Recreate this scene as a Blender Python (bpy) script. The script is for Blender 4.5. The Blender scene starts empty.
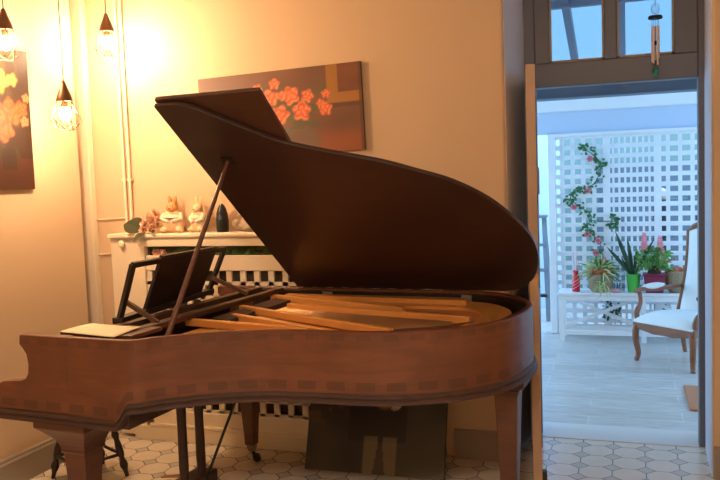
import bpy, bmesh, math, random
from mathutils import Vector, Matrix, noise
random.seed(7)
PI = math.pi
C = bpy.context.scene.collection
rad = math.radians

# ------------------------------------------------------------------ materials
def lin(c):
    return tuple(((v/255)/12.92 if v/255 <= .04045 else ((v/255+.055)/1.055)**2.4) for v in c)

class NT:
    """small helper around a node tree"""
    def __init__(s, name):
        s.m = bpy.data.materials.new(name); s.m.use_nodes = True
        s.t = s.m.node_tree; s.t.nodes.clear()
        s.out = s.n('ShaderNodeOutputMaterial'); s.b = s.n('ShaderNodeBsdfPrincipled')
        s.l(s.b.outputs[0], s.out.inputs[0])
    def n(s, k, **kw):
        x = s.t.nodes.new(k)
        for a, b in kw.items(): setattr(x, a, b)
        return x
    def l(s, a, b): s.t.links.new(a, b)
    def put(s, v, sock):
        if hasattr(v, 'is_output'): s.l(v, sock)
        else: sock.default_value = v
    def math(s, op, a, b=0.0, c=None):
        x = s.n('ShaderNodeMath', operation=op)
        s.put(a, x.inputs[0]); s.put(b, x.inputs[1])
        if c is not None: s.put(c, x.inputs[2])
        return x.outputs[0]
    def mix(s, f, a, b):
        x = s.n('ShaderNodeMix', data_type='RGBA')
        s.put(f, x.inputs[0])
        for v, i in ((a, 6), (b, 7)):
            if isinstance(v, tuple): v = (*v[:3], 1)
            s.put(v, x.inputs[i])
        return x.outputs[2]
    def noise(s, scale=5, detail=4, rough=.55, stretch=None, coord='Object', dist=0.0):
        tc = s.n('ShaderNodeTexCoord'); v = tc.outputs[coord]
        if stretch:
            mp = s.n('ShaderNodeMapping'); mp.inputs['Scale'].default_value = stretch
            s.l(v, mp.inputs[0]); v = mp.outputs[0]
        x = s.n('ShaderNodeTexNoise'); x.inputs['Scale'].default_value = scale
        x.inputs['Detail'].default_value = detail; x.inputs['Roughness'].default_value = rough
        x.inputs['Distortion'].default_value = dist
        s.l(v, x.inputs['Vector']); return x.outputs[0]
    def ramp(s, f, lo, hi):
        x = s.n('ShaderNodeMapRange'); x.inputs[1].default_value = lo; x.inputs[2].default_value = hi
        s.put(f, x.inputs[0]); return x.outputs[0]
    def bump(s, h, strength=.2, dist=.01):
        x = s.n('ShaderNodeBump'); x.inputs['Strength'].default_value = strength
        x.inputs['Distance'].default_value = dist
        s.l(h, x.inputs['Height']); s.l(x.outputs[0], s.b.inputs['Normal'])
    def fin(s, col=None, rough=.5, metal=0.0, spec=None, coat=0.0):
        if col is not None:
            if isinstance(col, tuple): col = (*col[:3], 1)
            s.put(col, s.b.inputs['Base Color'])
        s.put(rough, s.b.inputs['Roughness']); s.b.inputs['Metallic'].default_value = metal
        if spec is not None: s.b.inputs['Specular IOR Level'].default_value = spec
        if coat: s.b.inputs['Coat Weight'].default_value = coat; s.b.inputs['Coat Roughness'].default_value = .15
        return s.m

def plain(name, c, rough=.5, metal=0.0, var=.12, scale=9, stretch=None, spec=None, bump=0):
    t = NT(name); c = lin(c)
    n = t.noise(scale, 4, .55, stretch)
    col = t.mix(n, tuple(v*(1-var) for v in c), tuple(min(1, v*(1+var)) for v in c))
    if bump: t.bump(n, bump, .01)
    return t.fin(col, rough, metal, spec)

def wood(name, c1, c2, rough=.4, stretch=(1.2, 12, 12), scale=3, spec=None, coat=0):
    t = NT(name)
    n = t.noise(scale, 6, .6, stretch, dist=.6)
    n2 = t.noise(1.7, 2, .5)
    col = t.mix(t.ramp(n, .3, .72), lin(c1), lin(c2))
    col = t.mix(t.ramp(n2, .35, .9), col, lin(c1))
    return t.fin(col, rough, 0, spec, coat)

def emit(name, c, st):
    t = NT(name); t.fin((0, 0, 0), .5)
    t.b.inputs['Emission Color'].default_value = (*c, 1); t.b.inputs['Emission Strength'].default_value = st
    return t.m

def glassy(name, tint=(1, 1, 1), rough=.02, alpha=.15):
    """thin pane: mostly see-through with a glossy skin"""
    t = NT(name); t.t.nodes.remove(t.b)
    tr = t.n('ShaderNodeBsdfTransparent'); tr.inputs[0].default_value = (*tint, 1)
    gl = t.n('ShaderNodeBsdfGlossy'); gl.inputs['Roughness'].default_value = rough
    fr = t.n('ShaderNodeFresnel'); fr.inputs[0].default_value = 1.45
    mx = t.n('ShaderNodeMixShader')
    t.l(t.math('MULTIPLY', fr.outputs[0], alpha*5), mx.inputs[0])
    t.l(tr.outputs[0], mx.inputs[1]); t.l(gl.outputs[0], mx.inputs[2]); t.l(mx.outputs[0], t.out.inputs[0])
    return t.m

def painted(name, rough=.45):
    t = NT(name); a = t.n('ShaderNodeAttribute'); a.attribute_name = 'paint'
    n = t.noise(120, 2, .5); t.bump(n, .15, .002)
    return t.fin(a.outputs[0], rough)

S = 0.168
def tile_mat():
    t = NT('octagon_tile')
    g = t.n('ShaderNodeNewGeometry'); sp = t.n('ShaderNodeSeparateXYZ'); t.l(g.outputs['Position'], sp.inputs[0])
    i = t.math('ADD', t.math('DIVIDE', sp.outputs[0], S), 2.532+.5)
    j = t.math('ADD', t.math('DIVIDE', sp.outputs[1], S), -26.835)
    u = t.math('ABSOLUTE', t.math('SUBTRACT', t.math('FRACT', i), .5))
    v = t.math('ABSOLUTE', t.math('SUBTRACT', t.math('FRACT', j), .5))
    m = t.math('ADD', u, v); A = .285; G = .014
    dot = t.math('LESS_THAN', m, A)
    ring = t.math('LESS_THAN', t.math('ABSOLUTE', t.math('SUBTRACT', m, A)), G*1.4)
    seam = t.math('MULTIPLY', t.math('GREATER_THAN', m, A), t.math('LESS_THAN', t.math('MINIMUM', u, v), G))
    gr = t.math('MAXIMUM', ring, seam)
    nz = t.noise(14, 3, .5, coord='Object')
    body = t.mix(nz, lin((212, 198, 178)), lin((230, 219, 202)))
    body = t.mix(dot, body, t.mix(nz, lin((184, 174, 160)), lin((204, 195, 184))))
    col = t.mix(gr, body, lin((84, 76, 71)))
    t.bump(t.math('SUBTRACT', 1.0, gr), .25, .003)
    return t.fin(col, .22, spec=.5)

def plank_mat():
    t = NT('grey_plank_tile')
    g = t.n('ShaderNodeNewGeometry'); mp = t.n('ShaderNodeMapping'); t.l(g.outputs['Position'], mp.inputs[0])
    mp.inputs['Location'].default_value = (.25, .04, 0)
    br = t.n('ShaderNodeTexBrick'); t.l(mp.outputs[0], br.inputs[0])
    br.inputs['Scale'].default_value = 1; br.inputs['Brick Width'].default_value = .9; br.inputs['Row Height'].default_value = .2
    br.inputs['Mortar Size'].default_value = .004; br.offset = .37
    br.inputs['Color1'].default_value = (*lin((186, 178, 172)), 1); br.inputs['Color2'].default_value = (*lin((206, 200, 196)), 1)
    br.inputs['Mortar'].default_value = (*lin((214, 210, 206)), 1)
    n = t.noise(4, 6, .65, (1.3, 14, 1)); 
    col = t.mix(t.ramp(n, .4, .75), br.outputs[0], lin((150, 140, 132)))
    return t.fin(col, .3)

def rim_mat():
    """mahogany with the row of darker inlaid blocks along the upper and lower edge"""
    t = NT('mahogany_inlaid')
    tc = t.n('ShaderNodeTexCoord'); uv = t.n('ShaderNodeSeparateXYZ'); t.l(tc.outputs['UV'], uv.inputs[0])
    ob = t.n('ShaderNodeSeparateXYZ'); t.l(tc.outputs['Object'], ob.inputs[0])
    n = t.noise(3, 6, .6, (1.1, 1.1, 9), dist=.8); n2 = t.noise(4.5, 3, .6)
    col = t.mix(t.ramp(n, .3, .7), lin((102, 61, 41)), lin((124, 77, 51)))
    col = t.mix(t.ramp(n2, .4, .8), col, lin((94, 57, 41)))
    fr = t.math('FRACT', t.math('DIVIDE', uv.outputs[0], .121))
    def band(x, lo, hi): return t.math('MULTIPLY', t.math('GREATER_THAN', x, lo), t.math('LESS_THAN', x, hi))
    lowb = t.math('MULTIPLY', band(uv.outputs[1], .012, .046), t.math('LESS_THAN', fr, .62))
    fr2 = t.math('FRACT', t.math('ADD', t.math('DIVIDE', uv.outputs[0], .105), .3))
    topb = t.math('MULTIPLY', band(ob.outputs[2], .948, .974), t.math('LESS_THAN', fr2, .55))
    d = t.math('MULTIPLY', t.math('MAXIMUM', lowb, t.math('MULTIPLY', topb, .65)), .5)
    col = t.mix(d, col, lin((64, 44, 36)))
    col = t.mix(t.math('MULTIPLY', t.math('GREATER_THAN', ob.outputs[2], .977), .45), col, lin((92, 44, 26)))
    return t.fin(col, .36, spec=.45)

M = {}
M['wall'] = plain('cream_wall_paint', (208, 180, 146), .75, var=.02, scale=2, bump=.03)
M['ceil'] = plain('ceiling_white', (232, 226, 216), .8, var=.02)
M['tile'] = tile_mat(); M['plank'] = plank_mat()
M['sill'] = plain('sill_stone', (206, 202, 198), .35, var=.06, scale=6, stretch=(1, 6, 1))
M['skirt'] = plain('skirting_grey', (150, 138, 124), .5, var=.04)
M['skirtcap'] = plain('skirting_cream', (222, 200, 170), .5, var=.04)
M['cover'] = plain('cream_gloss', (236, 220, 192), .4, var=.03)
M['vent_dark'] = plain('radiator_iron', (92, 80, 66), .6, var=.1)
M['reveal'] = plain('reveal_grey', (214, 222, 236), .6, var=.02)
M['frame'] = plain('taupe_frame', (98, 101, 110), .45, var=.04, stretch=(8, 8, 1))
M['leafwood'] = wood('door_oak', (178, 146, 118), (196, 164, 136), .5, (10, 10, 1))
M['rim'] = rim_mat()
M['maho'] = wood('mahogany', (88, 54, 40), (112, 71, 50), .4, (2, 2, 10))
M['mold'] = wood('mahogany_dark', (62, 43, 36), (80, 56, 46), .5)
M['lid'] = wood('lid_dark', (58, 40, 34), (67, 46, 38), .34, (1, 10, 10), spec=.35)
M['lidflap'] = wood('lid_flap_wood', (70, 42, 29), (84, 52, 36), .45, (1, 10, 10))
M['ebony'] = plain('ebony', (38, 29, 25), .35, var=.2)
M['desk'] = plain('desk_black', (44, 34, 29), .45, var=.15, scale=6)
M['walnut'] = wood('walnut', (74, 50, 36), (104, 74, 52), .45, (12, 1, 12))
M['inner'] = plain('rim_inside_black', (30, 23, 19), .4, var=.2)
M['gold'] = plain('gold_plate', (214, 150, 76), .42, .2, var=.12, scale=5)
M['sound'] = wood('soundboard_spruce', (206, 124, 70), (222, 146, 86), .45, (1.5, 20, 1))
M['felt'] = plain('felt_dark', (70, 48, 36), .9, var=.2)
M['steel'] = plain('string_steel', (190, 160, 120), .3, .9, var=.1)
M['copper'] = plain('copper_tube', (236, 212, 196), .4, .2, var=.1)
M['hinge'] = plain('worn_nickel', (150, 136, 120), .4, .3, var=.1)
M['brass'] = plain('brass', (176, 132, 72), .35, .8, var=.1)
M['ivory'] = plain('ivory', (236, 226, 204), .3, var=.03)
M['stoolwood'] = plain('stool_wood', (52, 44, 38), .45, var=.15)
M['black'] = plain('black_iron', (34, 30, 28), .5, var=.15)
M['bronze'] = plain('lamp_bronze', (96, 62, 36), .4, .5, var=.1)
M['paper'] = plain('paper_cream', (240, 222, 186), .8, var=.02)
M['paint'] = painted('oil_paint'); M['paintdark'] = painted('old_oil_paint', .35)
M['canvas_edge'] = plain('canvas_edge', (92, 66, 40), .7, var=.1)
M['white'] = plain('white_gloss', (230, 232, 236), .4, var=.03)
M['vwall'] = plain('veranda_white_wall', (190, 206, 230), .7, var=.02)
M['beam'] = plain('slate_beam', (82, 96, 116), .5, var=.05)
M['trellis'] = plain('trellis_white', (226, 230, 236), .55, var=.03)
M['chairwood'] = wood('chair_beech', (122, 74, 48), (150, 96, 64), .4, (3, 3, 8))
M['chairfab'] = plain('upholstery_white', (226, 228, 228), .9, var=.04, scale=60, bump=.2)
M['lgreen'] = plain('leaf_green', (52, 104, 52), .5, var=.35, scale=25)
M['freshgreen'] = plain('leaf_fresh_green', (104, 156, 74), .5, var=.3, scale=25)
M['dgreen'] = plain('leaf_dark_green', (40, 74, 48), .45, var=.35, scale=20)
M['ygreen'] = plain('leaf_variegated', (176, 190, 128), .5, var=.3, scale=30)
M['garland'] = plain('garland_green', (84, 112, 64), .6, var=.35, scale=25)
M['olive'] = plain('leaf_olive', (66, 70, 42), .85, var=.3, scale=25)
M['potgreen'] = plain('pot_lime', (74, 186, 72), .35, var=.05)
M['potplum'] = plain('pot_plum', (128, 34, 66), .4, var=.1)
M['wicker'] = plain('wicker', (150, 132, 104), .85, var=.5, scale=70, bump=.6)
M['terracotta'] = plain('terracotta', (186, 96, 60), .7, var=.1)
M['red'] = plain('red_glass', (206, 36, 44), .15, var=.08)
M['pink'] = plain('petal_pink', (236, 160, 172), .6, var=.2, scale=30)
M['salmon'] = plain('petal_salmon', (246, 190, 158), .6, var=.25, scale=40)
M['soil'] = plain('soil', (60, 46, 38), .9, var=.3)
M['rabbit'] = plain('rabbit_cream', (226, 190, 146), .5, var=.15, scale=25)
M['rabbit_tan'] = plain('rabbit_tan', (206, 144, 84), .5, var=.2, scale=25)
M['rabbit_white'] = plain('rabbit_white', (238, 218, 190), .5, var=.06, scale=25)
M['stone'] = plain('stone_grey', (178, 160, 138), .7, var=.2, scale=25)
M['vase'] = plain('vase_blue_black', (34, 40, 44), .2, var=.2)
M['vase_mark'] = plain('vase_blue', (70, 96, 116), .25, var=.2)
M['mat'] = plain('door_mat', (176, 112, 76), .95, var=.15, scale=60, bump=.4)
M['ladder'] = plain('ladder_grey', (120, 128, 138), .45, .2, var=.08)
M['ball'] = plain('tan_knob', (190, 168, 140), .6, var=.1)
M['post'] = plain('post_black', (22, 24, 30), .5, var=.2)
M['slatgrey'] = plain('fence_grey', (84, 92, 104), .6, var=.08, stretch=(1, 1, 8))
M['fpale'] = plain('garden_wall_pale', (118, 134, 128), .7, var=.04)
M['ground'] = plain('garden_paving', (150, 150, 148), .8, var=.1)
M['green_bead'] = plain('bead_green', (52, 132, 98), .15, var=.1)
M['glass'] = glassy('pane_glass', (.97, .99, 1))
M['roofglass'] = glassy('roof_pane', (.12, .17, .2), alpha=0)
M['clear'] = glassy('clear_plastic', (.9, .93, .95), alpha=.4)
M['bulb'] = emit('bulb_glow', (1, .66, .38), 800)
M['shade'] = plain('shade_linen', (230, 210, 180), .9, var=.02)

# ------------------------------------------------------------------ mesh builder
class MB:
    def __init__(s): s.v = []; s.f = []; s.uv = None
    def add(s, vs, fs):
        o = len(s.v); s.v += [tuple(p) for p in vs]; s.f += [tuple(i+o for i in f) for f in fs]; return s
    def box(s, x0, x1, y0, y1, z0, z1):
        v = [(x, y, z) for z in (z0, z1) for y in (y0, y1) for x in (x0, x1)]
        return s.add(v, [(0, 2, 3, 1), (4, 5, 7, 6), (0, 1, 5, 4), (2, 6, 7, 3), (0, 4, 6, 2), (1, 3, 7, 5)])
    def bar(s, a, b, w, h, up=(0, 0, 1)):
        a = Vector(a); b = Vector(b); d = (b-a).normalized(); u = Vector(up)
        sd = d.cross(u)
        if sd.length < 1e-4: sd = d.cross(Vector((0, 1, 0)))
        sd.normalize(); u = sd.cross(d).normalized()
        v = [p + sd*i*w/2 + u*j*h/2 for p in (a, b) for j in (-1, 1) for i in (-1, 1)]
        return s.add(v, [(0, 1, 3, 2), (4, 6, 7, 5), (0, 4, 5, 1), (2, 3, 7, 6), (0, 2, 6, 4), (1, 5, 7, 3)])
    def tube(s, pts, r, n=10, cap=True):
        pts = [Vector(p) for p in pts]
        if not hasattr(r, '__len__'): r = [r]*len(pts)
        ref = None; rings = []
        for i, p in enumerate(pts):
            d = (pts[min(i+1, len(pts)-1)] - pts[max(i-1, 0)]).normalized()
            if ref is None:
                ref = Vector((0, 0, 1)) if abs(d.z) < .9 else Vector((1, 0, 0))
            a = d.cross(ref)
            if a.length < 1e-5: a = d.orthogonal()
            a.normalize(); b = a.cross(d).normalized(); ref = b
            rings.append([p + (a*math.cos(2*PI*k/n) + b*math.sin(2*PI*k/n))*r[i] for k in range(n)])
        v = [q for g in rings for q in g]; f = []
        for i in range(len(pts)-1):
            for k in range(n):
                k2 = (k+1) % n
                f.append((i*n+k, i*n+k2, (i+1)*n+k2, (i+1)*n+k))
        if cap: f += [tuple(range(n-1, -1, -1)), tuple((len(pts)-1)*n+k for k in range(n))]
        return s.add(v, f)
    def lathe(s, prof, n=20, o=(0, 0, 0), axis=None):
        """prof: (radius, height); axis: direction vector for the height"""
        o = Vector(o); R = Matrix.Identity(3)
        if axis is not None: R = Vector((0, 0, 1)).rotation_difference(Vector(axis)).to_matrix()
        v = [o + R @ Vector((r*math.cos(2*PI*k/n), r*math.sin(2*PI*k/n), z)) for r, z in prof for k in range(n)]
        f = [(i*n+k, i*n+(k+1) % n, (i+1)*n+(k+1) % n, (i+1)*n+k) for i in range(len(prof)-1) for k in range(n)]
        f += [tuple(range(n-1, -1, -1)), tuple((len(prof)-1)*n+k for k in range(n))]
        return s.add(v, f)
    def prism(s, poly, a, b, fn):
        """poly of 2D points, swept from a to b; fn(p, q, t) -> xyz"""
        n = len(poly); v = [fn(p, q, a) for p, q in poly] + [fn(p, q, b) for p, q in poly]
        return s.add(v, [tuple(range(n-1, -1, -1)), tuple(range(n, 2*n))] + [(i, (i+1) % n, n+(i+1) % n, n+i) for i in range(n)])
    def ell(s, c, r, n=14, m=9, R=None):
        v = []; f = []; c = Vector(c)
        if not hasattr(r, '__len__'): r = (r, r, r)
        for i in range(m+1):
            t = PI*i/m
            for k in range(n):
                p = Vector((r[0]*math.sin(t)*math.cos(2*PI*k/n), r[1]*math.sin(t)*math.sin(2*PI*k/n), -r[2]*math.cos(t)))
                v.append(c + (R @ p if R else p))
        for i in range(m):
            for k in range(n): f.append((i*n+k, i*n+(k+1) % n, (i+1)*n+(k+1) % n, (i+1)*n+k))
        return s.add(v, f)
    def leaf(s, base, d, up, L, w, bend=.3, n=5, fold=.15):
        """one leaf: a creased blade, curving over"""
        base = Vector(base); d = Vector(d).normalized(); up = Vector(up)
        sd = d.cross(up)
        if sd.length < 1e-3: sd = d.orthogonal()
        sd.normalize(); up = sd.cross(d).normalized()
        v = []; f = []
        for i in range(n+1):
            t = i/n; p = base + d*L*t - Vector((0, 0, 1))*bend*L*t*t
            ww = w*.5*math.sin(PI*min(1, .06+.94*t))**.8 if 0 < i < n else w*.03
            v += [p - sd*ww + up*fold*ww, p, p + sd*ww + up*fold*ww]
        for i in range(n):
            a = i*3; f += [(a, a+1, a+4, a+3), (a+1, a+2, a+5, a+4)]
        return s.add(v, f)
    def build(s, name, mat, parent=None, smooth=False, bevel=0, loc=None):
        me = bpy.data.meshes.new(name); me.from_pydata(s.v, [], s.f)
        if s.uv:
            L = me.uv_layers.new(name='UVMap')
            for lp in me.loops: L.data[lp.index].uv = s.uv[lp.vertex_index]
        bm = bmesh.new(); bm.from_mesh(me); bmesh.ops.recalc_face_normals(bm, faces=bm.faces); bm.to_mesh(me); bm.free()
        me.materials.append(M[mat] if isinstance(mat, str) else mat)
        o = bpy.data.objects.new(name, me); C.objects.link(o)
        if parent: o.parent = parent
        if loc: o.location = loc
        if smooth:
            me.polygons.foreach_set('use_smooth', [True]*len(me.polygons))
            me.set_sharp_from_angle(angle=rad(38))
        if bevel:
            b = o.modifiers.new('bevel', 'BEVEL'); b.width = bevel; b.segments = 2; b.limit_method = 'ANGLE'
        me.update(); return o

def tag(o, label=None, cat=None, group=None, kind=None):
    if label: o['label'] = label
    if cat: o['category'] = cat
    if group: o['group'] = group
    if kind: o['kind'] = kind
    return o
def empty(name, loc, label, cat, rz=0, group=None):
    o = bpy.data.objects.new(name, None); C.objects.link(o); o.empty_display_size = .1
    o.location = loc; o.rotation_euler = (0, 0, rz); return tag(o, label, cat, group)
def struct(o): o['kind'] = 'structure'; return o
def copy_tree(o, parent=None):
    c = o.copy(); C.objects.link(c)
    if parent: c.parent = parent
    for ch in list(o.children): copy_tree(ch, c)
    return c
def crom(pts, k=8):
    P = [Vector(p) for p in pts]; out = []
    for i in range(len(P)-1):
        a = P[max(i-1, 0)]; b = P[i]; c = P[i+1]; d = P[min(i+2, len(P)-1)]
        for j in range(k):
            t = j/k
            out.append(.5*((2*b)+(c-a)*t+(2*a-5*b+4*c-d)*t*t+(3*b-a-3*c+d)*t**3))
    out.append(P[-1]); return out

# ------------------------------------------------------------------ camera
F, PIT, ROL, YAW, CH = 782.9, rad(4.237), rad(-2.037), rad(-18.94), 9.288*S
cp, sp_, cy, sy = math.cos(PIT), math.sin(PIT), math.cos(YAW), math.sin(YAW)
fwd = Vector((sy*cp, cy*cp, -sp_)); rgt = Vector((cy, -sy, 0)); up = rgt.cross(fwd)
r2 = rgt*math.cos(ROL)+up*math.sin(ROL); u2 = up*math.cos(ROL)-rgt*math.sin(ROL)
cam = bpy.data.cameras.new('camera'); co = bpy.data.objects.new('camera', cam); C.objects.link(co)
cam.sensor_width = 36; cam.lens = F*36/720; cam.clip_start = .05
mw = Matrix((r2, u2, -fwd)).transposed().to_4x4(); mw.translation = (0, 0, CH); co.matrix_world = mw
bpy.context.scene.camera = co

# ------------------------------------------------------------------ room shell
CZ = 2.85; XL = -3.13; XR = 2.6; YB = -1.6; YW = 4.22; YD = 4.68; YE = 4.95
struct(MB().box(-3.8, XR+.1, YB-.1, YD+.0, -.1, 0).build('floor', 'tile'))
struct(MB().box(-3.8, XR+.1, YB-.1, YE, CZ, CZ+.1).build('ceiling', 'ceil'))
struct(MB().box(XL-.12, XL, YB-.1, 3.955, 0, CZ).build('wall_left', 'wall', bevel=.012))
struct(MB().box(-3.8, XL-.12, 3.83, 3.955, 0, CZ).build('wall_alcove', 'wall'))
struct(MB().box(-3.9, -3.8, 3.8, YE, 0, CZ).build('wall_alcove_side', 'wall'))
struct(MB().box(XR, XR+.1, YB-.1, YE, 0, CZ).build('wall_right', 'wall'))
struct(MB().box(XL-.12, XR+.1, YB-.1, YB, 0, CZ).build('wall_front', 'wall'))
wb = MB().prism([(-3.8, YW), (-.612, YW), (-.565, YD), (-.565, YE), (-3.8, YE)], 0, CZ, lambda x, y, z: (x, y, z))
struct(wb.build('wall_back', 'wall', bevel=.012))
wb = MB().prism([(.397, YW), (XR, YW), (XR, YE), (.405, YE), (.405, YD)], 0, CZ, lambda x, y, z: (x, y, z))
struct(wb.build('wall_back_right', 'wall', bevel=.012))
# skirting
def skirting(name, a, b, inward):
    a = Vector((*a, 0)); b = Vector((*b, 0)); n = Vector((*inward, 0)); d = (b-a)
    pr = [(0, 0), (.018, 0), (.018, .138), (.012, .15), (.012, .160), (.005, .168), (0, .168)]
    m = MB().prism(pr, 0, 1, lambda p, q, t: a + d*t + n*p + Vector((0, 0, q)))
    return struct(m.build(name, 'skirt'))
skirting('baseboard_left', (XL, YB), (XL, 3.95), (1, 0))
skirting('baseboard_back', (-.93, YW), (-.62, YW), (0, -1))
skirting('baseboard_right', (.40, YW), (XR, YW), (0, -1))
# left corner: shallow pilaster strip, thin pipes
struct(MB().box(-3.42, -3.225, 4.165, YW, 0, CZ).build('trim_1', 'cover', bevel=.006))
p1 = MB().tube([(-2.99, 4.195, 1.26), (-2.99, 4.195, CZ)], .0085, 10)
o = p1.build('heating_pipe', 'cover', smooth=True); tag(o, 'left of two thin cream pipes running up the wall behind the radiator cover', 'pipe', 'pair of heating pipes')
MB().box(-3.004, -2.976, 4.185, YW, 1.618, 1.636).build('bracket', 'cover', o)
p2 = MB().tube([(-2.951, 4.195, 1.26), (-2.951, 4.195, CZ)], .0085, 10)
o = p2.build('heating_pipe', 'cover', smooth=True); tag(o, 'right of two thin cream pipes running up the wall behind the radiator cover', 'pipe', 'pair of heating pipes')
MB().box(-2.965, -2.937, 4.185, YW, 1.618, 1.636).build('bracket', 'cover', o)
o = MB().tube([(-3.225, 4.205, 1.378), (-3.0, 4.205, 1.386)], .006, 8).build('wall_cable', 'skirtcap', smooth=True)
tag(o, 'upper horizontal cream cable on the wall left of the pipes', 'cable')
o = MB().tube([(-3.225, 4.205, 1.152), (-3.07, 4.205, 1.166)], .006, 8).build('wall_cable', 'skirtcap', smooth=True)
tag(o, 'short lower cream cable on the wall beside the radiator cover', 'cable')

# door frame with transom (setting)
fr = MB()
fr.box(-.565, -.50, YD, YD+.09, 0, CZ); fr.box(.37, .405, YD, YD+.09, 0, CZ)
fr.box(-.50, .37, YD, YD+.09, 2.065, 2.20)
fr.box(-.50, -.415, YD+.005, YD+.085, 2.20, CZ); fr.box(.25, .37, YD+.005, YD+.085, 2.20, CZ); fr.box(-.115, -.047, YD+.005, YD+.085, 2.20, CZ)
tf = struct(fr.build('trim_2', 'frame', bevel=.005))
for i, (a, b) in enumerate(((-.415, -.115), (-.047, .25))):
    w = struct(MB().box(a, b, YD+.04, YD+.046, 2.205, 2.82).build('window_%d' % (i+1), 'glass'))
    bd = MB()
    for q in ((a, a+.012, 2.2, 2.83), (b-.012, b, 2.2, 2.83)): bd.box(q[0], q[1], YD-.001, YD+.012, q[2], q[3])
    bd.box(a, b, YD-.001, YD+.012, 2.20, 2.213)
    bd.build('glazing_bead', 'skirt', w)
struct(MB().box(-.565, .405, YD, 4.965, -.1, .004).build('threshold', 'sill'))
rv = MB().prism([(-.612, YW+.012), (-.565, YD), (-.561, YD), (-.608, YW+.012)], 0, CZ, lambda x, y, z: (x, y, z)); struct(rv.build('trim_7', 'reveal'))
rv = MB().prism([(.397, YW+.012), (.405, YD), (.401, YD), (.393, YW+.012)], 0, CZ, lambda x, y, z: (x, y, z)); struct(rv.build('trim_8', 'reveal'))
# open door leaf, swung into the room
hx, hy = -.527, 4.672; ex, ey = -.433, 3.85
dl = empty('door_1', (hx, hy, 0), None, None, math.atan2(ey-hy, ex-hx)); struct(dl)
Ld = math.hypot(ex-hx, ey-hy)
MB().box(0, Ld, -.022, .022, .012, 2.092).build('leaf', 'leafwood', dl, bevel=.002)
for (z0, z1) in ((.18, .85), (1.0, 1.95)):
    for s in (-1, 1):
        b = MB(); y0, y1 = (.022, .027) if s > 0 else (-.027, -.022)
        b.box(.12, Ld-.12, y0, y1, z0, z0+.03); b.box(.12, Ld-.12, y0, y1, z1-.03, z1)
        b.box(.12, .15, y0, y1, z0, z1); b.box(Ld-.15, Ld-.12, y0, y1, z0, z1)
        b.build('panel_moulding', 'frame', dl)
h = MB(); h.box(Ld-.085, Ld-.045, -.028, -.022, .98, 1.2)
h.tube([(Ld-.065, -.025, 1.1), (Ld-.065, -.06, 1.1), (Ld-.17, -.06, 1.1)], .009, 8)
h.build('handle', 'brass', dl)
MB().box(Ld-.05, Ld-.015, .022, .034, 1.47, 1.60).build('bolt_plate', 'ladder', dl, bevel=.003)
MB().box(Ld, Ld+.002, -.012, .012, .95, 1.2).build('lock_plate', 'steel', dl)
MB().box(Ld-.06, Ld-.02, .022, .045, .012, .09).build('door_stop', 'black', dl)

# ------------------------------------------------------------------ veranda
struct(MB().box(-3.2, 3.0, 4.965, 11.0, -.1, 0).build('floor_veranda', 'plank'))
for nm, x0 in (('wall_veranda_left', -3.3), ('wall_veranda_right', 3.0)):
    struct(MB().box(x0, x0+.1, YE, 9.4, 0, .3).build(nm, 'vwall'))
    for y in (YE, 6.4, 7.86, 9.3): struct(MB().box(x0, x0+.1, y, y+.08, .3, 3.0).build('window_post', 'white'))
struct(MB().box(-3.3, -.70, 9.3, 9.4, 0, 2.4).build('wall_veranda_back', 'vwall'))
struct(MB().box(-3.3, 3.0, 7.86, 7.96, 1.955, 2.21).build('wall_veranda_header', 'vwall'))
struct(MB().box(-3.3, 3.0, 7.78, 7.97, 2.165, 2.33).build('trim_3', 'white', bevel=.01))
struct(MB().box(-.565, .405, 4.77, YE, 2.125, 2.215).build('trim_4', 'frame'))
# slate beam with its small bracket, under the roof
bmn = MB().box(-3.2, 3.0, 5.75, 5.93, 2.10, 2.33).build('ceiling_beam', 'beam', bevel=.01); struct(bmn)
MB().box(-.03, .015, 5.735, 5.75, 2.15, 2.24).build('bracket', 'frame', bmn)
# glazed roof: rafters and panes
for i, x in enumerate((-2.6, -1.7, -.42, -.03, 1.1, 2.1)):
    a = Vector((x, 4.97, 3.12)); b = Vector((x, 7.9, 2.36))
    struct(MB().bar(a, b, .055, .09).build('rafter', 'beam'))
struct(MB().bar((-3.2, 5.0, 3.14), (3, 5.0, 3.14), .08, .12).build('rafter', 'beam'))
struct(MB().bar((-3.2, 6.05, 2.81), (3, 6.05, 2.81), .05, .06).build('rafter', 'beam'))
rp = MB().add([(-3.2, 4.9, 3.19), (3, 4.9, 3.19), (3, 8.0, 2.385), (-3.2, 8.0, 2.385)], [(0, 1, 2, 3)])
struct(rp.build('ceiling_veranda', 'roofglass'))

# trellis: three white lattice panels
def trellis(x0, x1, px, label, ww):
    t = empty('trellis_panel', ((x0+x1)/2, 7.885, 0), label, 'trellis', group='white trellis panels')
    W = (x1-x0)/2
    f = MB(); f.box(-W, -W+.035, -.02, .02, .0, 1.945); f.box(W-.03, W, -.02, .02, .0, 1.945); f.box(-W+.035, W-.03, -.02, .02, 1.9, 1.945); f.box(-W+.035, W-.03, -.02, .02, .06, .1)
    f.build('frame', 'trellis', t)
    h = MB(); z = .135
    while z < 1.89: h.box(-W, W, -.012, 0, z-.021, z+.021); z += .0935
    h.build('slats', 'trellis', t)
    v = MB(); x = -W+.035+px*.55
    while x < W-.03: v.box(x-ww/2, x+ww/2, 0, .012, .06, 1.92); x += px
    v.build('uprights', 'trellis', t)
trellis(-.69, -.19, .099, 'left white trellis panel carrying the rose vine', .040)
trellis(-.19, .268, .054, 'middle white trellis panel with the closest uprights', .021)
trellis(.268, .78, .106, 'right white trellis panel with wide square holes, behind the armchair', .036)
struct(MB().box(-.73, -.66, 7.84, 7.93, 0, 1.955).build('trim_5', 'white', bevel=.005))
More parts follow.
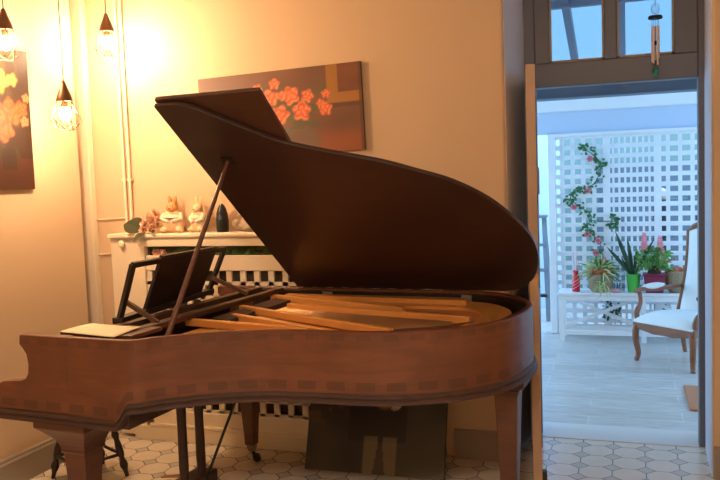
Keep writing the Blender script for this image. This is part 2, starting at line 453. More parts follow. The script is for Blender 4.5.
struct(MB().box(-.73, 1.6, 7.83, 7.86, 1.925, 1.955).build('trim_6', 'white'))
trellis(.78, 1.3, .106, 'white trellis panel furthest right, beyond the armchair', .046)

# garden behind the trellis
tag(MB().box(-1.6, 3.0, 10.6, 10.7, 0, 2.75).build('garden_wall', 'fpale'), 'pale garden wall seen through the upper trellis holes', 'wall')['kind'] = 'structure'
gf = empty('garden_fence', (.7, 9.9, 0), 'grey horizontal board fence behind the lower trellis', 'fence')
b = MB(); z = .05
while z < 1.6: b.box(-1.05, 1.0, -.01, .01, z, z+.13); z += .15
b.build('boards', 'slatgrey', gf)
for x in (-1.0, 0, .95): MB().box(x-.03, x+.03, .01, .05, 0, 1.62).build('fence_post', 'slatgrey', gf)
gp = empty('garden_post', (.329, 8.6, 0), 'black post topped by a tan ball behind the right trellis', 'post')
MB().lathe([(.10, 0), (.10, .04), (.08, .08), (.08, 1.2), (.09, 1.22), (.085, 1.26), (.03, 1.27)], 20).build('column', 'post', gp, smooth=True)
MB().ell((0, 0, 1.325), .066).build('ball', 'ball', gp, smooth=True)
gs = empty('iron_plant_stand', (.75, 8.5, 0), 'black curved iron stand behind the trellis, right of the black post', 'plant stand')
m = MB()
for k in range(3):
    a = k*2*PI/3+.4
    m.tube(crom([(.24*math.cos(a), .24*math.sin(a), 0), (.14*math.cos(a), .14*math.sin(a), .35), (.2*math.cos(a), .2*math.sin(a), .7), (.1*math.cos(a), .1*math.sin(a), 1.05), (.2*math.cos(a), .2*math.sin(a), 1.22)], 6), .014, 8)
m.build('legs', 'post', gs, smooth=True)
ring = [(.17*math.cos(2*PI*k/20), .17*math.sin(2*PI*k/20), .4) for k in range(21)]
MB().tube(ring, .012, 8).build('ring', 'post', gs, smooth=True)

# step ladder by the left wall
la = empty('step_ladder', (-.93, 8.62, 0), 'grey step ladder standing left of the trellis, partly behind the door', 'ladder')
for s, nm in ((-1, 'front_rail'), (1, 'front_rail')):
    MB().bar((s*.12+.0, -.12, 0), (s*.07, .08, 1.12), .05, .025, (0, 1, 0)).build(nm, 'ladder', la)
    MB().bar((s*.12, .32, 0), (s*.07, .12, 1.1), .035, .02, (0, 1, 0)).build('rear_rail', 'ladder', la)
for z in (.27, .54, .81):
    k = z/1.12; MB().box(-.115+.05*k, .115-.05*k, -.12+.2*k-.03, -.12+.2*k+.06, z-.014, z+.014).build('step', 'black' if z < .3 else 'ladder', la)
MB().box(-.10, .10, .02, .18, 1.1, 1.13).build('top_step', 'ladder', la)

# bench with plants
be = empty('bench', (.06, 7.64, 0), 'long white wooden bench with crossed braces below the trellis', 'bench')
BW = .69
MB().box(-BW, BW, -.155, .155, .435, .462).build('top', 'white', be, bevel=.006)
for x in (-BW+.035, .07, BW-.035):
    for y in (-.12, .12): MB().box(x-.022, x+.022, y-.022, y+.022, 0, .435).build('leg', 'white', be)
for y in (-.12, .12):
    MB().box(-BW+.05, BW-.05, y-.012, y+.012, .385, .435).build('apron', 'white', be)
    MB().box(-BW+.05, BW-.05, y-.012, y+.012, .06, .10).build('lower_rail', 'white', be)
for (a, b) in ((-BW+.05, .05), (.09, BW-.05)):
    MB().bar((a, .10, .10), (b, .10, .385), .025, .03).build('cross_brace', 'white', be)
    MB().bar((a, .12, .385), (b, .12, .10), .025, .03).build('cross_brace', 'white', be)
BZ = .462
def rnd(a, b): return random.uniform(a, b)
def rose(m, c, r, d=(0, -1, 0)):
    """layered cup petals around direction d"""
    R = Vector((0, 0, 1)).rotation_difference(Vector(d)).to_matrix(); c = Vector(c)
    for lay, (k, tilt, rr) in enumerate(((3, .25, .45), (5, .65, .75), (6, 1.1, 1.0))):
        for i in range(k):
            a = 2*PI*i/k + lay*.5
            dr = Vector((math.cos(a)*math.sin(tilt), math.sin(a)*math.sin(tilt), math.cos(tilt)))
            n = Vector((math.cos(a)*math.cos(tilt), math.sin(a)*math.cos(tilt), -math.sin(tilt)))
            m.leaf(c, R @ dr, R @ n*-1, r*(.75+.35*rr), r*.95, 0, 3, .5)
# red bottle
o = empty('red_bottle', (-.465, 7.56, BZ), 'red glass bottle with pale diagonal stripes at the bench left end', 'bottle')
MB().lathe([(.034, 0), (.037, .01), (.037, .125), (.024, .15), (.021, .165), (.026, .2), (.024, .2), (.018, .165)], 20).build('body', 'red', o, smooth=True)
m = MB()
for k in range(3):
    m.tube([(.0385*math.cos(a), .0385*math.sin(a), .02+.03*k+.05*t) for t, a in ((q/8, -2.6+q/8*2.2) for q in range(9))], .0035, 6)
m.build('stripe', 'pink', o)
m = MB()
for k in range(5):
    a = k*1.3; m.tube([(0, 0, .1), (.03*math.cos(a), .03*math.sin(a), .3+.03*k)], .0025, 5)
m.build('dried_stems', 'pink', o)
# spider plant
o = empty('spider_plant', (-.245, 7.57, BZ), 'spider plant with arching pale striped leaves in a wicker basket', 'plant')
MB().lathe([(.075, 0), (.10, .03), (.118, .11), (.122, .17), (.112, .17), (.105, .14)], 24).build('basket', 'wicker', o, smooth=True)
MB().lathe([(.085, .145), (.10, .20), (.107, .20), (.107, .215), (.09, .215), (.085, .2)], 22).build('inner_pot', 'terracotta', o, smooth=True)
MB().lathe([(.086, .19), (.084, .2)], 18).build('soil', 'soil', o)
m = MB(); m2 = MB()
for k in range(230):
    a = rnd(0, 2*PI); e = rnd(-.1, 1.45)
    (m if k % 3 else m2).leaf((rnd(-.03, .03), rnd(-.03, .03), .19), (math.cos(a)*math.cos(e), math.sin(a)*math.cos(e)*.8, math.sin(e)), (rnd(-1, 1), -1, rnd(-.5, 1)), rnd(.14, .25), .015, rnd(.2, .7), 6)
for k in range(22):
    m.leaf((rnd(-.02, .06), -.125, rnd(.05, .12)), (rnd(-.6, .6), -.4, rnd(-.5, .6)), (0, -1, 0), rnd(.06, .10), .012, .5, 5)
m.build('leaves', 'ygreen', o); m2.build('leaves', 'lgreen', o)
# wire holder with glasses
o = empty('wire_candle_holder', (-.085, 7.6, BZ), 'small grey wire holder with glass cups beside the wicker basket', 'candle holder')
m = MB()
for x in (-.05, .05):
    for y in (-.035, .035): m.tube([(x, y, 0), (x, y, .19)], .003, 6)
for z in (.015, .10, .19):
    m.tube([(-.05, -.035, z), (.05, -.035, z), (.05, .035, z), (-.05, .035, z), (-.05, -.035, z)], .003, 6)
m.build('wire_frame', 'ladder', o)
for x in (-.025, .025):
    MB().lathe([(.018, .016), (.021, .08), (.019, .08), (.016, .02)], 14, (x, 0, 0)).build('glass_cup', 'clear', o, smooth=True)
o = MB().ell((0, 0, .018), (.055, .03, .017)).build('pink_pebble', 'pink', None, True, 0, (-.115, 7.53, BZ)); tag(o, 'small pink oval stone at the front of the bench beside the basket', 'stone')
# upright long leaf plant in the lime pot
o = empty('potted_clivia', (.045, 7.57, BZ), 'plant with long dark strap leaves in a lime green pot', 'plant')
MB().lathe([(.05, 0), (.062, .155), (.066, .155), (.066, .168), (.056, .168), (.052, .14)], 22).build('pot', 'potgreen', o, smooth=True)
MB().lathe([(.054, .14), (.053, .15)], 18).build('soil', 'soil', o)
m = MB()
for dx, L, w in ((-.30, .52, .04), (-.66, .40, .034), (-.12, .42, .036), (.42, .46, .030), (-.48, .22, .03), (.1, .3, .03)):
    m.leaf((dx*.02, 0, .14), (dx, rnd(-.25, .1), 1), (rnd(-.4, .4), -1, .2), L, w, .12, 9, .3)
m.build('leaves', 'dgreen', o)
# plum pot with bushy plant and pink plumes
o = empty('potted_flower', (.225, 7.56, BZ), 'bushy green plant with two pink flower plumes in a plum square pot', 'plant')
m = MB().prism([(-.075, -.06), (.075, -.06), (.075, .06), (-.075, .06)], 0, 1, lambda x, y, t: (x*(1+.25*t), y*(1+.25*t), .155*t))
m.box(-.1, .1, -.08, .08, .155, .175); m.build('pot', 'potplum', o, bevel=.006)
MB().lathe([(.06, .175), (.05, .22), (.03, .24)], 14).build('root_ball', 'soil', o)
m = MB()
for k in range(420):
    a = rnd(0, 2*PI); rr = rnd(.0, .14); z = .29+rnd(-.06, .12)-rr*.25
    m.leaf((rr*math.cos(a), rr*.7*math.sin(a), z), (math.cos(a)+rnd(-.5, .5), math.sin(a)+rnd(-.5, .5), rnd(-.2, .9)), (rnd(-1, 1), -1, rnd(-.3, 1)), rnd(.03, .055), rnd(.018, .03), .3, 3)
for k in range(14):
    a = rnd(0, 2*PI); m.tube([(0, 0, .2), (.1*math.cos(a), .07*math.sin(a), .3)], .003, 5)
m.build('foliage', 'freshgreen', o)
for x, h in ((-.085, .5), (.05, .47)):
    m = MB()
    for k in range(60):
        t = k/60; a = k*2.4; r = .05*(1-t*.7)
        m.leaf((x, 0, h-.16+.2*t), (math.cos(a), math.sin(a), .9), (rnd(-1, 1), -1, 0), r+.012, .018, .1, 2)
    m.tube([(x*.4, 0, .24), (x, 0, h+.02)], .004, 5); m.build('flower_plume', 'pink', o)
m = MB()
for k in range(4): m.ell((.1+rnd(-.05, .07), -.08+rnd(-.04, .02), .26+rnd(-.05, .06)), .012, 8, 5)
m.build('orange_blossoms', 'terracotta', o)
# basket right
o = empty('small_basket', (.43, 7.6, BZ), 'round woven basket with orange contents behind the armchair arm', 'basket')
MB().lathe([(.07, 0), (.10, .03), (.12, .14), (.115, .2), (.105, .2), (.105, .12)], 24).build('bowl', 'wicker', o, smooth=True)
for x, y, r in ((-.03, -.02, .045), (.045, -.03, .04), (.01, .045, .042)): MB().ell((x, y, .185), r, 12, 8).build('ball', 'terracotta', o, smooth=True)
# hanging plant below bench
o = empty('trailing_plant', (-.17, 7.80, .26), 'small trailing green plant hanging on the trellis below the bench top', 'plant')
m = MB()
for k in range(70):
    m.leaf((rnd(-.07, .1), rnd(0, .05), rnd(-.1, .1)), (rnd(-1, 1), -1, rnd(-.8, .5)), (0, 0, 1), rnd(.03, .05), rnd(.018, .028), .3, 3)
m.tube([(0, .05, .1), (.01, .04, 0), (-.02, .05, -.1)], .004, 6); m.build('leaves', 'dgreen', o)
# rose vine
o = empty('rose_vine', (-.35, 7.862, .9), 'artificial rose vine winding down the left trellis panel', 'vine')
vp = crom([(-.09, 0, .92), (.02, -.01, .86), (.10, -.01, .77), (.10, -.01, .66), (.02, -.01, .54), (-.12, -.01, .50), (-.17, -.01, .42), (-.06, -.01, .33), (.02, -.01, .25), (-.02, -.01, .14), (.05, -.01, .05), (.10, -.01, -.03), (.06, -.01, -.15), (.12, -.01, -.22)], 6)
MB().tube(vp, .005, 6).build('stem', 'dgreen', o, smooth=True)
m = MB()
for p in vp:
    for k in range(3 if rnd(0, 1) < .75 else 0):
        m.leaf(p+Vector((rnd(-.045, .045), rnd(-.02, 0), rnd(-.04, .04))), (rnd(-1, 1), rnd(-.7, -.1), rnd(-.7, .7)), (0, -1, .2), rnd(.03, .05), rnd(.02, .03), .2, 3)
for (x, z) in ((.22, .25), (.25, .21), (.19, .17), (.24, .16)):
    for k in range(5): m.leaf((x, -.01, z), (rnd(-1, 1), -.4, rnd(-1, 1)), (0, -1, 0), .05, .03, .2, 3)
m.tube([vp[50], (.15, 0, .2), (.25, -.01, .2)], .004, 5)
m.build('leaves', 'lgreen', o)
for (x, z) in ((.015, .80), (-.01, .50), (-.14, .345), (-.02, .08), (.08, .02), (.06, -.10), (.13, -.17)):
    m = MB(); rose(m, (x, -.03, z), .036); m.build('rose', 'pink', o)

# armchair (Voltaire type)
A = Vector((.023, 6.81)); X = (Vector((.467, 6.40))-A); W = X.length; X.normalize(); Yv = Vector((-X.y, X.x)); D = .53
ac = empty('armchair', (A.x, A.y, 0), 'carved beech armchair with white upholstery beside the bench', 'armchair', math.atan2(X.y, X.x))
def cab(x, y, sx, sy):
    return MB().tube(crom([(x, y, .30), (x+sx*.008, y+sy*.008, .24), (x+sx*.006, y+sy*.006, .16), (x-sx*.006, y-sy*.006, .07), (x+sx*.002, y+sy*.002, .015), (x+sx*.010, y+sy*.010, 0)], 5), [.029]*5+[.029-.0006*i for i in range(10)]+[.022-.0004*i for i in range(5)]+[.02]*6, 10)
for x, sx in ((.03, -1), (W-.03, 1)): cab(x, .03, sx, -1).build('leg', 'chairwood', ac, smooth=True)
for x in (.05, W-.05): MB().tube([(x, D, .34), (x, D+.02, .18), (x, D+.06, 0)], [.024, .023, .017], 8).build('leg', 'chairwood', ac, smooth=True)
m = MB()
poly = [(0, .335), (W/2, .335), (W, .335), (W, .27), (W-.06, .268), (W*.66, .245), (W/2, .25), (W*.34, .245), (.06, .268), (0, .27)]
m.prism(poly, .01, .04, lambda p, q, t: (p, t, q))
for x in (.01, W-.04): m.prism([(.03, .335), (D, .335), (D, .27), (D*.5, .25), (.06, .268)], x, x+.03, lambda p, q, t: (t, p, q))
m.box(.03, W-.03, D-.02, D+.01, .26, .335); m.build('seat_rail', 'chairwood', ac, bevel=.006)
m = MB(); n = 12
vs = [];
for j in range(n+1):
    for i in range(n+1):
        u = i/n; v = j/n; d = (1-abs(2*u-1)**4)*(1-abs(2*v-1)**4)
        vs.append((.008+u*(W-.016), .0+v*D, .335+.065*d**.5+.03*(1-v)*d))
fs = [(j*(n+1)+i, j*(n+1)+i+1, (j+1)*(n+1)+i+1, (j+1)*(n+1)+i) for j in range(n) for i in range(n)]
m.add(vs, fs); m.box(.012, W-.012, .004, D-.004, .325, .337); m.build('seat', 'chairfab', ac, smooth=True)
def backpt(u, z):   # the back leans and rolls over at the top
    t = (z-.34)/.76; return (W*.5+(u*(W*.5-.03))*(1-.10*t*t), D+.0+.19*t-.08*t*t+.03*math.sin(t*PI), z)
m = MB(); R_ = []
nb = 14
for side in (-1, 1):
    fr_ = [backpt(side, .34+.70*i/nb) for i in range(nb+1)]
    R_.append(fr_)
top = [(R_[0][-1][0]*(1-k/10)+R_[1][-1][0]*k/10, R_[0][-1][1], R_[0][-1][2]+.09*math.sin(PI*k/10)**.6) for k in range(1, 10)]
m.tube(R_[0]+top+R_[1][::-1], .024, 8); m.build('back_frame', 'chairwood', ac, smooth=True)
m = MB(); vs = []; fs = []
for j in range(nb+3):
    z = .345+.70*min(j, nb)/nb
    for i in range(9):
        u = (i/8*2-1)*.95; p = Vector(backpt(u, z))
        if j > nb: p.z += .05*(j-nb)/2*math.sin(PI*i/8)
        puff = .045*(1-abs(u)**3)*(1-abs(2*min(j, nb+2)/(nb+2)-1)**6)
        vs.append((p.x, p.y-.012-puff, p.z))
for j in range(nb+2):
    for i in range(8): fs.append((j*9+i, j*9+i+1, j*9+i+10, j*9+i+9))
m.add(vs, fs); m.build('back_cushion', 'chairfab', ac, smooth=True).modifiers.new('thick', 'SOLIDIFY').thickness = .03
for x, s in ((.02, -1), (W-.02, 1)):
    m = MB().tube(crom([(x, .05, .33), (x+s*.006, .045, .40), (x+s*.016, .10, .47), (x+s*.022, .10, .55), (x+s*.022, .075, .575)], 6), [.022]*10+[.018]*15, 8)
    m.build('arm_support', 'chairwood', ac, smooth=True)
    m = MB().tube(crom([(x+s*.022, .05, .575), (x+s*.024, .14, .585), (x+s*.028, .3, .57), (x+s*.01, D+.08, .575)], 6), [.019]*19, 8)
    m.build('arm', 'chairwood', ac, smooth=True)
    MB().ell((x+s*.028, .27, .597), (.028, .14, .028)).build('arm_pad', 'chairfab', ac, smooth=True)
# mat
o = MB().box(.37, .80, 5.40, 6.01, 0, .014).build('door_mat', 'mat', None, bevel=.005); tag(o, 'rust brown door mat lying on the grey planks at the right', 'mat')

# wind chime in front of the transom
wc = empty('wind_chime', (.152, 4.605, 2.10), 'wind chime with copper tubes hanging before the transom window', 'wind chime')
wc.location.z = 2.07
def wz(z): return z-2.07
MB().tube([(0, .06, wz(2.79)), (0, 0, wz(2.78)), (0, 0, wz(2.45))], .0015, 6).build('cord', 'black', wc)
MB().ell((0, 0, wz(2.437)), (.022, .008, .03), 14, 8).build('top_disc', 'clear', wc, smooth=True)
MB().lathe([(.036, 0), (.038, .006), (.034, .016), (.0, .018)], 20, (0, 0, wz(2.383))).build('disc', 'black', wc, smooth=True)
m = MB()
for k in range(5):
    a = 2*PI*k/5+.3; m.tube([(.018*math.cos(a), .018*math.sin(a), wz(2.385)), (.018*math.cos(a), .018*math.sin(a), wz(2.33))], .001, 5)
m.tube([(0, 0, wz(2.385)), (0, 0, wz(2.10))], .001, 5); m.build('threads', 'black', wc)
for k in range(5):
    a = 2*PI*k/5+.3; MB().tube([(.018*math.cos(a), .018*math.sin(a), wz(2.345)), (.018*math.cos(a), .018*math.sin(a), wz(2.345)-.17-.010*k)], .005, 10).build('tube', 'copper', wc, smooth=True)
MB().ell((0, 0, wz(2.255)), (.014, .014, .012)).build('clapper', 'black', wc, smooth=True)
MB().ell((0, 0, wz(2.10)), (.018, .018, .026)).build('bead', 'green_bead', wc, smooth=True)

# ------------------------------------------------------------------ radiator cover
rc = empty('radiator_cover', (-2.0, 4.22, 0), 'long cream wooden radiator cover with lattice grille along the back wall', 'radiator cover')
rc.scale = (1, 1, 1.016); RX = 2.0; RY = -4.22
def rb(name, x0, x1, y0, y1, z0, z1, mat='cover', bev=.004): return MB().box(x0+RX, x1+RX, y0+RY, y1+RY, z0, z1).build(name, mat, rc, bevel=bev)
rb('top_shelf', -3.068, -.955, 4.088, 4.22, 1.245, 1.272, bev=.008)
rb('moulding', -2.86, -.96, 4.104, 4.14, 1.192, 1.245)
pt = rb('side_door', -3.065, -2.87, 4.12, 4.215, .02, 1.245)
MB().lathe([(.008, 0), (.01, .012), (.021, .02), (.021, .03), (.012, .038)], 16, (-2.967+RX, 4.12+RY, 1.212), (0, -1, 0)).build('knob', 'cover', pt, smooth=True)
rb('end_post', -1.08, -.97, 4.12, 4.215, .02, 1.245)
rb('inner_frame', -2.87, -2.815, 4.108, 4.15, .12, 1.192)
rb('upper_rail', -2.815, -1.08, 4.12, 4.15, 1.045, 1.135)
rb('slot_shelf', -2.815, -1.08, 4.15, 4.21, 1.115, 1.13)
rb('back_panel', -2.84, -1.08, 4.205, 4.215, .12, 1.245, 'vent_dark')
g = MB(); x = -2.815+RX
while x < -1.08+RX: g.box(x, min(x+.036, -1.08+RX), 4.127+RY, 4.143+RY, .18, 1.045); x += .0915
z = .18
while z < 1.03: g.box(-2.815+RX, -1.08+RX, 4.127+RY, 4.143+RY, z-.0, z+.022); z += .0865
g.build('lattice_grille', 'cover', rc)
rb('lower_rail', -2.815, -1.08, 4.112, 4.15, .10, .185)
rb('lower_moulding', -2.84, -.97, 4.098, 4.125, .085, .105)
rb('plinth', -2.95, -.97, 4.10, 4.2, 0, .085)
# garland lying in the slot
o = empty('leaf_garland', (-2.0, 4.165, 1.1485), 'garland of dark leaves in the open slot of the radiator cover', 'garland')
m = MB()
for k in range(340):
    x = rnd(-.79, .9)
    if rnd(0, 1) > .25 + .75*(x > -.62): continue
    m.leaf((x, rnd(-.012, .02), rnd(.0, .05)), (rnd(-1, 1), rnd(-.4, .2), rnd(-.3, .6)), (0, -1, .4), rnd(.03, .055), rnd(.016, .028), .2, 3)
m.tube([(-.7, 0, .01), (.9, 0, .01)], .004, 6); m.build('leaves', 'garland', o)
m = MB()
for x in (-.73, -.70, -.76): rose(m, (x, -.01, .022), .026)
m.build('blossoms', 'salmon', o)

# things on the shelf
SZ = 1.2925
o = empty('flower_bunch', (-2.80, 4.14, SZ), 'bunch of salmon silk flowers with one large leaf at the shelf left end', 'flowers')
for k, (x, y, z, r) in enumerate(((.01, -.03, .055, .036), (.06, -.025, .08, .04), (.05, -.03, .03, .032), (.09, -.02, .045, .03), (.08, -.01, .11, .03), (.02, 0, .10, .03), (.035, -.03, .085, .03), (-.01, -.03, .02, .028), (.10, -.03, .08, .026), (.065, -.01, .125, .026))):
    m = MB(); rose(m, (x, y, z), r*1.1, (rnd(-.4, .4), -1, rnd(.1, .6))); m.build('blossom', 'salmon', o)
m = MB()
m.leaf((-.025, -.015, .02), (-.8, -.35, .62), (0, -1, .7), .14, .12, .3, 8); m.leaf((0, -.03, .01), (-.3, -.7, -.25), (0, -.3, 1), .09, .06, .3, 5)
m.leaf((.03, -.02, .02), (.6, -.6, -.0), (0, 0, 1), .08, .04, .2, 5); m.build('leaf', 'olive', o)
m = MB()
for k in range(6): m.tube([(-.02, 0, .012+.004*k), (.05, 0, .04+.01*k)], .003, 5)
m.build('stems', 'olive', o)
def blob(mb, name, mat, parent, vox=.006):
    o = mb.build(name, mat, parent)
    r = o.modifiers.new('remesh', 'REMESH'); r.mode = 'VOXEL'; r.voxel_size = vox; r.use_smooth_shade = True
    s = o.modifiers.new('smooth', 'SMOOTH'); s.iterations = 4; s.factor = .5
    return o
def rabbit(loc, rz, sc, label, hm, wide=1.0):
    o = empty('rabbit_figurine', loc, label, 'figurine', rz, 'rabbit figurines on the shelf'); o.scale = (sc, sc*.9, sc)
    m = MB(); m.ell((0, 0, .055), (.062*wide, .05, .055)); m.ell((0, -.004, .095), (.045*wide, .038, .05))
    for s in (-1, 1): m.ell((s*.04*wide, -.03, .018), (.026, .034, .018))
    m.ell((0, .045, .035), .02); blob(m, 'body', 'rabbit', o)
    m = MB(); m.ell((0, -.006, .15), (.037, .036, .036)); m.ell((0, -.034, .143), (.019, .018, .016)); hd = blob(m, 'head', hm, o, .004)
    for s in (-1, 1):
        R = Matrix.Rotation(s*.22, 3, 'Y'); MB().ell((s*.016, .006, .195), (.0135, .009, .032), 12, 8, R).build('ear', hm, o, smooth=True)
        MB().ell((s*.014, -.034, .158), .0042, 8, 6).build('eye', 'black', o, smooth=True)
        mm = MB(); mm.tube([(s*.04*wide, -.005, .115), (s*.05*wide, -.03, .085), (s*.018, -.05, .072)], [.016, .014, .012], 10); mm.ell((s*.016, -.05, .072), .013); blob(mm, 'arm', 'rabbit_white', o, .004)
    MB().ell((0, -.052, .148), (.005, .004, .004), 8, 6).build('nose', 'black', o, smooth=True)
    MB().lathe([(.036*wide, .108), (.05*wide, .098), (.052*wide, .092), (.034, .118)], 20).build('collar', 'rabbit_white', o, smooth=True)
    return o
rabbit((-2.625, 4.15, SZ), rad(8), 1.0, 'larger rabbit figurine with tan head and wide white body', 'rabbit_tan', 1.28)
rabbit((-2.445, 4.15, SZ), rad(-12), .95, 'slim cream rabbit figurine next to the dark vase', 'rabbit', 1.0)
o = empty('dark_vase', (-2.287, 4.15, SZ), 'dark blue bullet shaped vase right of the rabbits', 'vase')
MB().lathe([(.034, 0), (.037, .01), (.038, .07), (.034, .11), (.026, .14), (.014, .162), (.003, .17)], 22).build('body', 'vase', o, smooth=True)
MB().ell((.004, -.033, .085), (.012, .006, .02)).build('blue_mark', 'vase_mark', o, smooth=True)
o = empty('sleeping_rabbit', (-2.14, 4.15, SZ), 'small lying stone rabbit figurine at the lid edge', 'figurine')
m = MB(); m.ell((0, 0, .03), (.06, .038, .03)); m.ell((-.045, -.015, .05), (.026, .026, .026)); m.ell((.03, -.01, .02), (.035, .04, .02)); blob(m, 'body', 'stone', o)
for s in (-1, 1): MB().ell((-.035, s*.012, .082), (.009, .007, .022), 10, 7, Matrix.Rotation(.5, 3, 'Y')).build('ear', 'stone', o, smooth=True)

# ------------------------------------------------------------------ paintings
def painting(name, label, nx, ny, w, h, colour, mat, thick=.022, edge='canvas_edge'):
    """canvas lies in local xz-plane, facing -y; colour(u, v) gives the pigment"""
    o = empty(name, (0, 0, 0), label, 'painting')
    vs = [((i/nx-.5)*w, -thick/2-.0006, j/ny*h) for j in range(ny+1) for i in range(nx+1)]
    fs = [(j*(nx+1)+i, j*(nx+1)+i+1, (j+1)*(nx+1)+i+1, (j+1)*(nx+1)+i) for j in range(ny) for i in range(nx)]
    ca = MB().add(vs, fs).build('painted_canvas', mat, o)
    at = ca.data.color_attributes.new('paint', 'FLOAT_COLOR', 'POINT')
    for k, v in enumerate(vs):
        c = colour((k % (nx+1))/nx, (k//(nx+1))/ny); at.data[k].color = (*lin(c), 1)
    MB().box(-w/2, w/2, -thick/2, thick/2, 0, h).build('stretcher', edge, o)
    return o
def nz(u, v, s, k=0): return noise.noise(Vector((u*s, v*s, k*7.3)))
def mixc(a, b, t):
    t = max(0, min(1, t)); return tuple(x*(1-t)+y*t for x, y in zip(a, b))
def sst(a, b, x):
    t = max(0, min(1, (x-a)/(b-a))); return t*t*(3-2*t)
def flower(c, u, v, fx, fy, r, c1, c2, asp):
    dx = (u-fx)*asp; dy = v-fy; d = math.hypot(dx, dy)/r; a = math.atan2(dy, dx)
    e = 1+.13*math.sin(5*a+fx*40)+.10*nz(u, v, 30, fx)
    if d < e:
        k = .5+.5*math.sin(d*9+2*math.sin(a*3+fx*20)+nz(u, v, 25, 3)*3)
        c = mixc(c, mixc(c1, c2, k), sst(e, e-.22, d))
    return c
ROSES = [(.376, .80, .065), (.484, .845, .07), (.68, .67, .08), (.79, .675, .055), (.783, .506, .085), (.52, .70, .06), (.447, .68, .11), (.578, .69, .115), (.64, .50, .12), (.51, .48, .115), (.755, .57, .05)]
def rosepaint(u, v):
    c = mixc((126, 86, 60), (98, 65, 46), .5+.6*nz(u, v, 3))
    c = mixc(c, (96, 66, 52), .6*sst(.5, 0, u)); c = mixc(c, (150, 82, 48), .7*sst(.35, .1, v)*sst(.55, .8, u))
    # painted frame in the upper right corner
    if u > .795 and v > .56:
        c = mixc(c, (168, 116, 50), .8)
        if u > .86 and v > .68: c = mixc((120, 74, 46), (104, 62, 42), nz(u, v, 8)+.5)
    if u > .795 and .50 < v < .56: c = mixc(c, (84, 56, 40), .6)
    if u > .985: c = mixc(c, (90, 56, 36), .7)
    d = math.hypot((u-.60)*1.5, (v-.14)/.9)
    if d < .26: c = mixc(c, (96, 92, 84), sst(.26, .16, d)*(.6+.4*nz(u, v, 9)))
    if .44 < u < .75 and .3 < v < .6 and nz(u, v, 18, 2) > .05: c = mixc(c, (84, 84, 58), .8)
    if .40 < u < .80 and .38 < v < .85 and nz(u, v, 14, 5) > .18: c = mixc(c, (92, 88, 56), .7)
    for f in ROSES: c = flower(c, u, v, *f, (200, 86, 50), (234, 140, 92), 2.0)
    return c
rp_ = painting('rose_painting', 'wide painting of orange roses hanging behind the piano lid', 150, 76, 1.03, .49, rosepaint, 'paint')
rp_.location = (-1.905, 4.207, 1.73); rp_.rotation_euler = (0, rad(-1.4), 0)
def bouquet(u, v):
    c = mixc((46, 34, 24), (70, 50, 30), .5+.6*nz(u, v, 4))
    if v < .22: c = mixc(c, (98, 58, 34), .7)
    if .52 < u < .88 and v > .22 and nz(u, v, 11, 1) > .05: c = mixc(c, (76, 84, 44), .7)
    for f in ((.62, .52, .13), (.78, .55, .10), (.5, .66, .12), (.7, .42, .09), (.9, .58, .06), (.55, .42, .09)): c = flower(c, u, v, *f, (206, 88, 40), (236, 140, 70), .8)
    for f in ((.68, .76, .09), (.82, .78, .05), (.56, .82, .07)): c = flower(c, u, v, *f, (222, 190, 84), (240, 216, 130), .8)
    for f in ((.93, .49, .04), (.96, .66, .035)): c = flower(c, u, v, *f, (226, 200, 150), (210, 150, 90), .8)
    if .66 < u < .82 and .14 < v < .30: c = mixc(c, (52, 38, 30), .8)
    return (c[0]*.66, c[1]*.52, c[2]*.5)
bp = painting('flower_painting', 'dark bouquet painting hanging on the left wall behind the pendant lamps', 90, 110, .68, .75, bouquet, 'paint')
bp.location = (XL+.011, 3.20, 1.585); bp.rotation_euler = (0, 0, PI/2)
def oldpaint(u, v):
    c = mixc((36, 35, 31), (58, 54, 46), .5+.8*nz(u, v, 4)); c = mixc(c, (56, 56, 48), .5*sst(.6, .8, u))
    if u < .25 and v > .35 and nz(u, v, 16, 2) > .1: c = mixc(c, (104, 76, 58), .5*sst(.3, .5, v))
    if .3 < u < .72 and .25 < v < .62: c = mixc(c, (24, 24, 26), .75)
    if .42 < u < .66 and v < .3 and abs(u-.54) > .015+.12*(.25-v)*(v < .25): c = mixc(c, (124, 112, 90), .6)
    d = math.hypot((u-.56)*1.15, v-.60)
    if d < .1: c = mixc(c, (150, 92, 74), .8*sst(.1, .07, d))
    d2 = math.hypot((u-.63)*1.15, v-.57)
    if d2 < .06 and d > .085: c = mixc(c, (190, 176, 150), .7)
    return tuple(min(255, x*1.3) for x in c)
op = painting('old_painting', 'dark old painting leaning on the radiator cover under the piano', 110, 96, .775, .66, oldpaint, 'paintdark', .02, 'black')
op.location = (-1.30, 3.862, .003); op.rotation_euler = (rad(-20.5), 0, rad(.9))

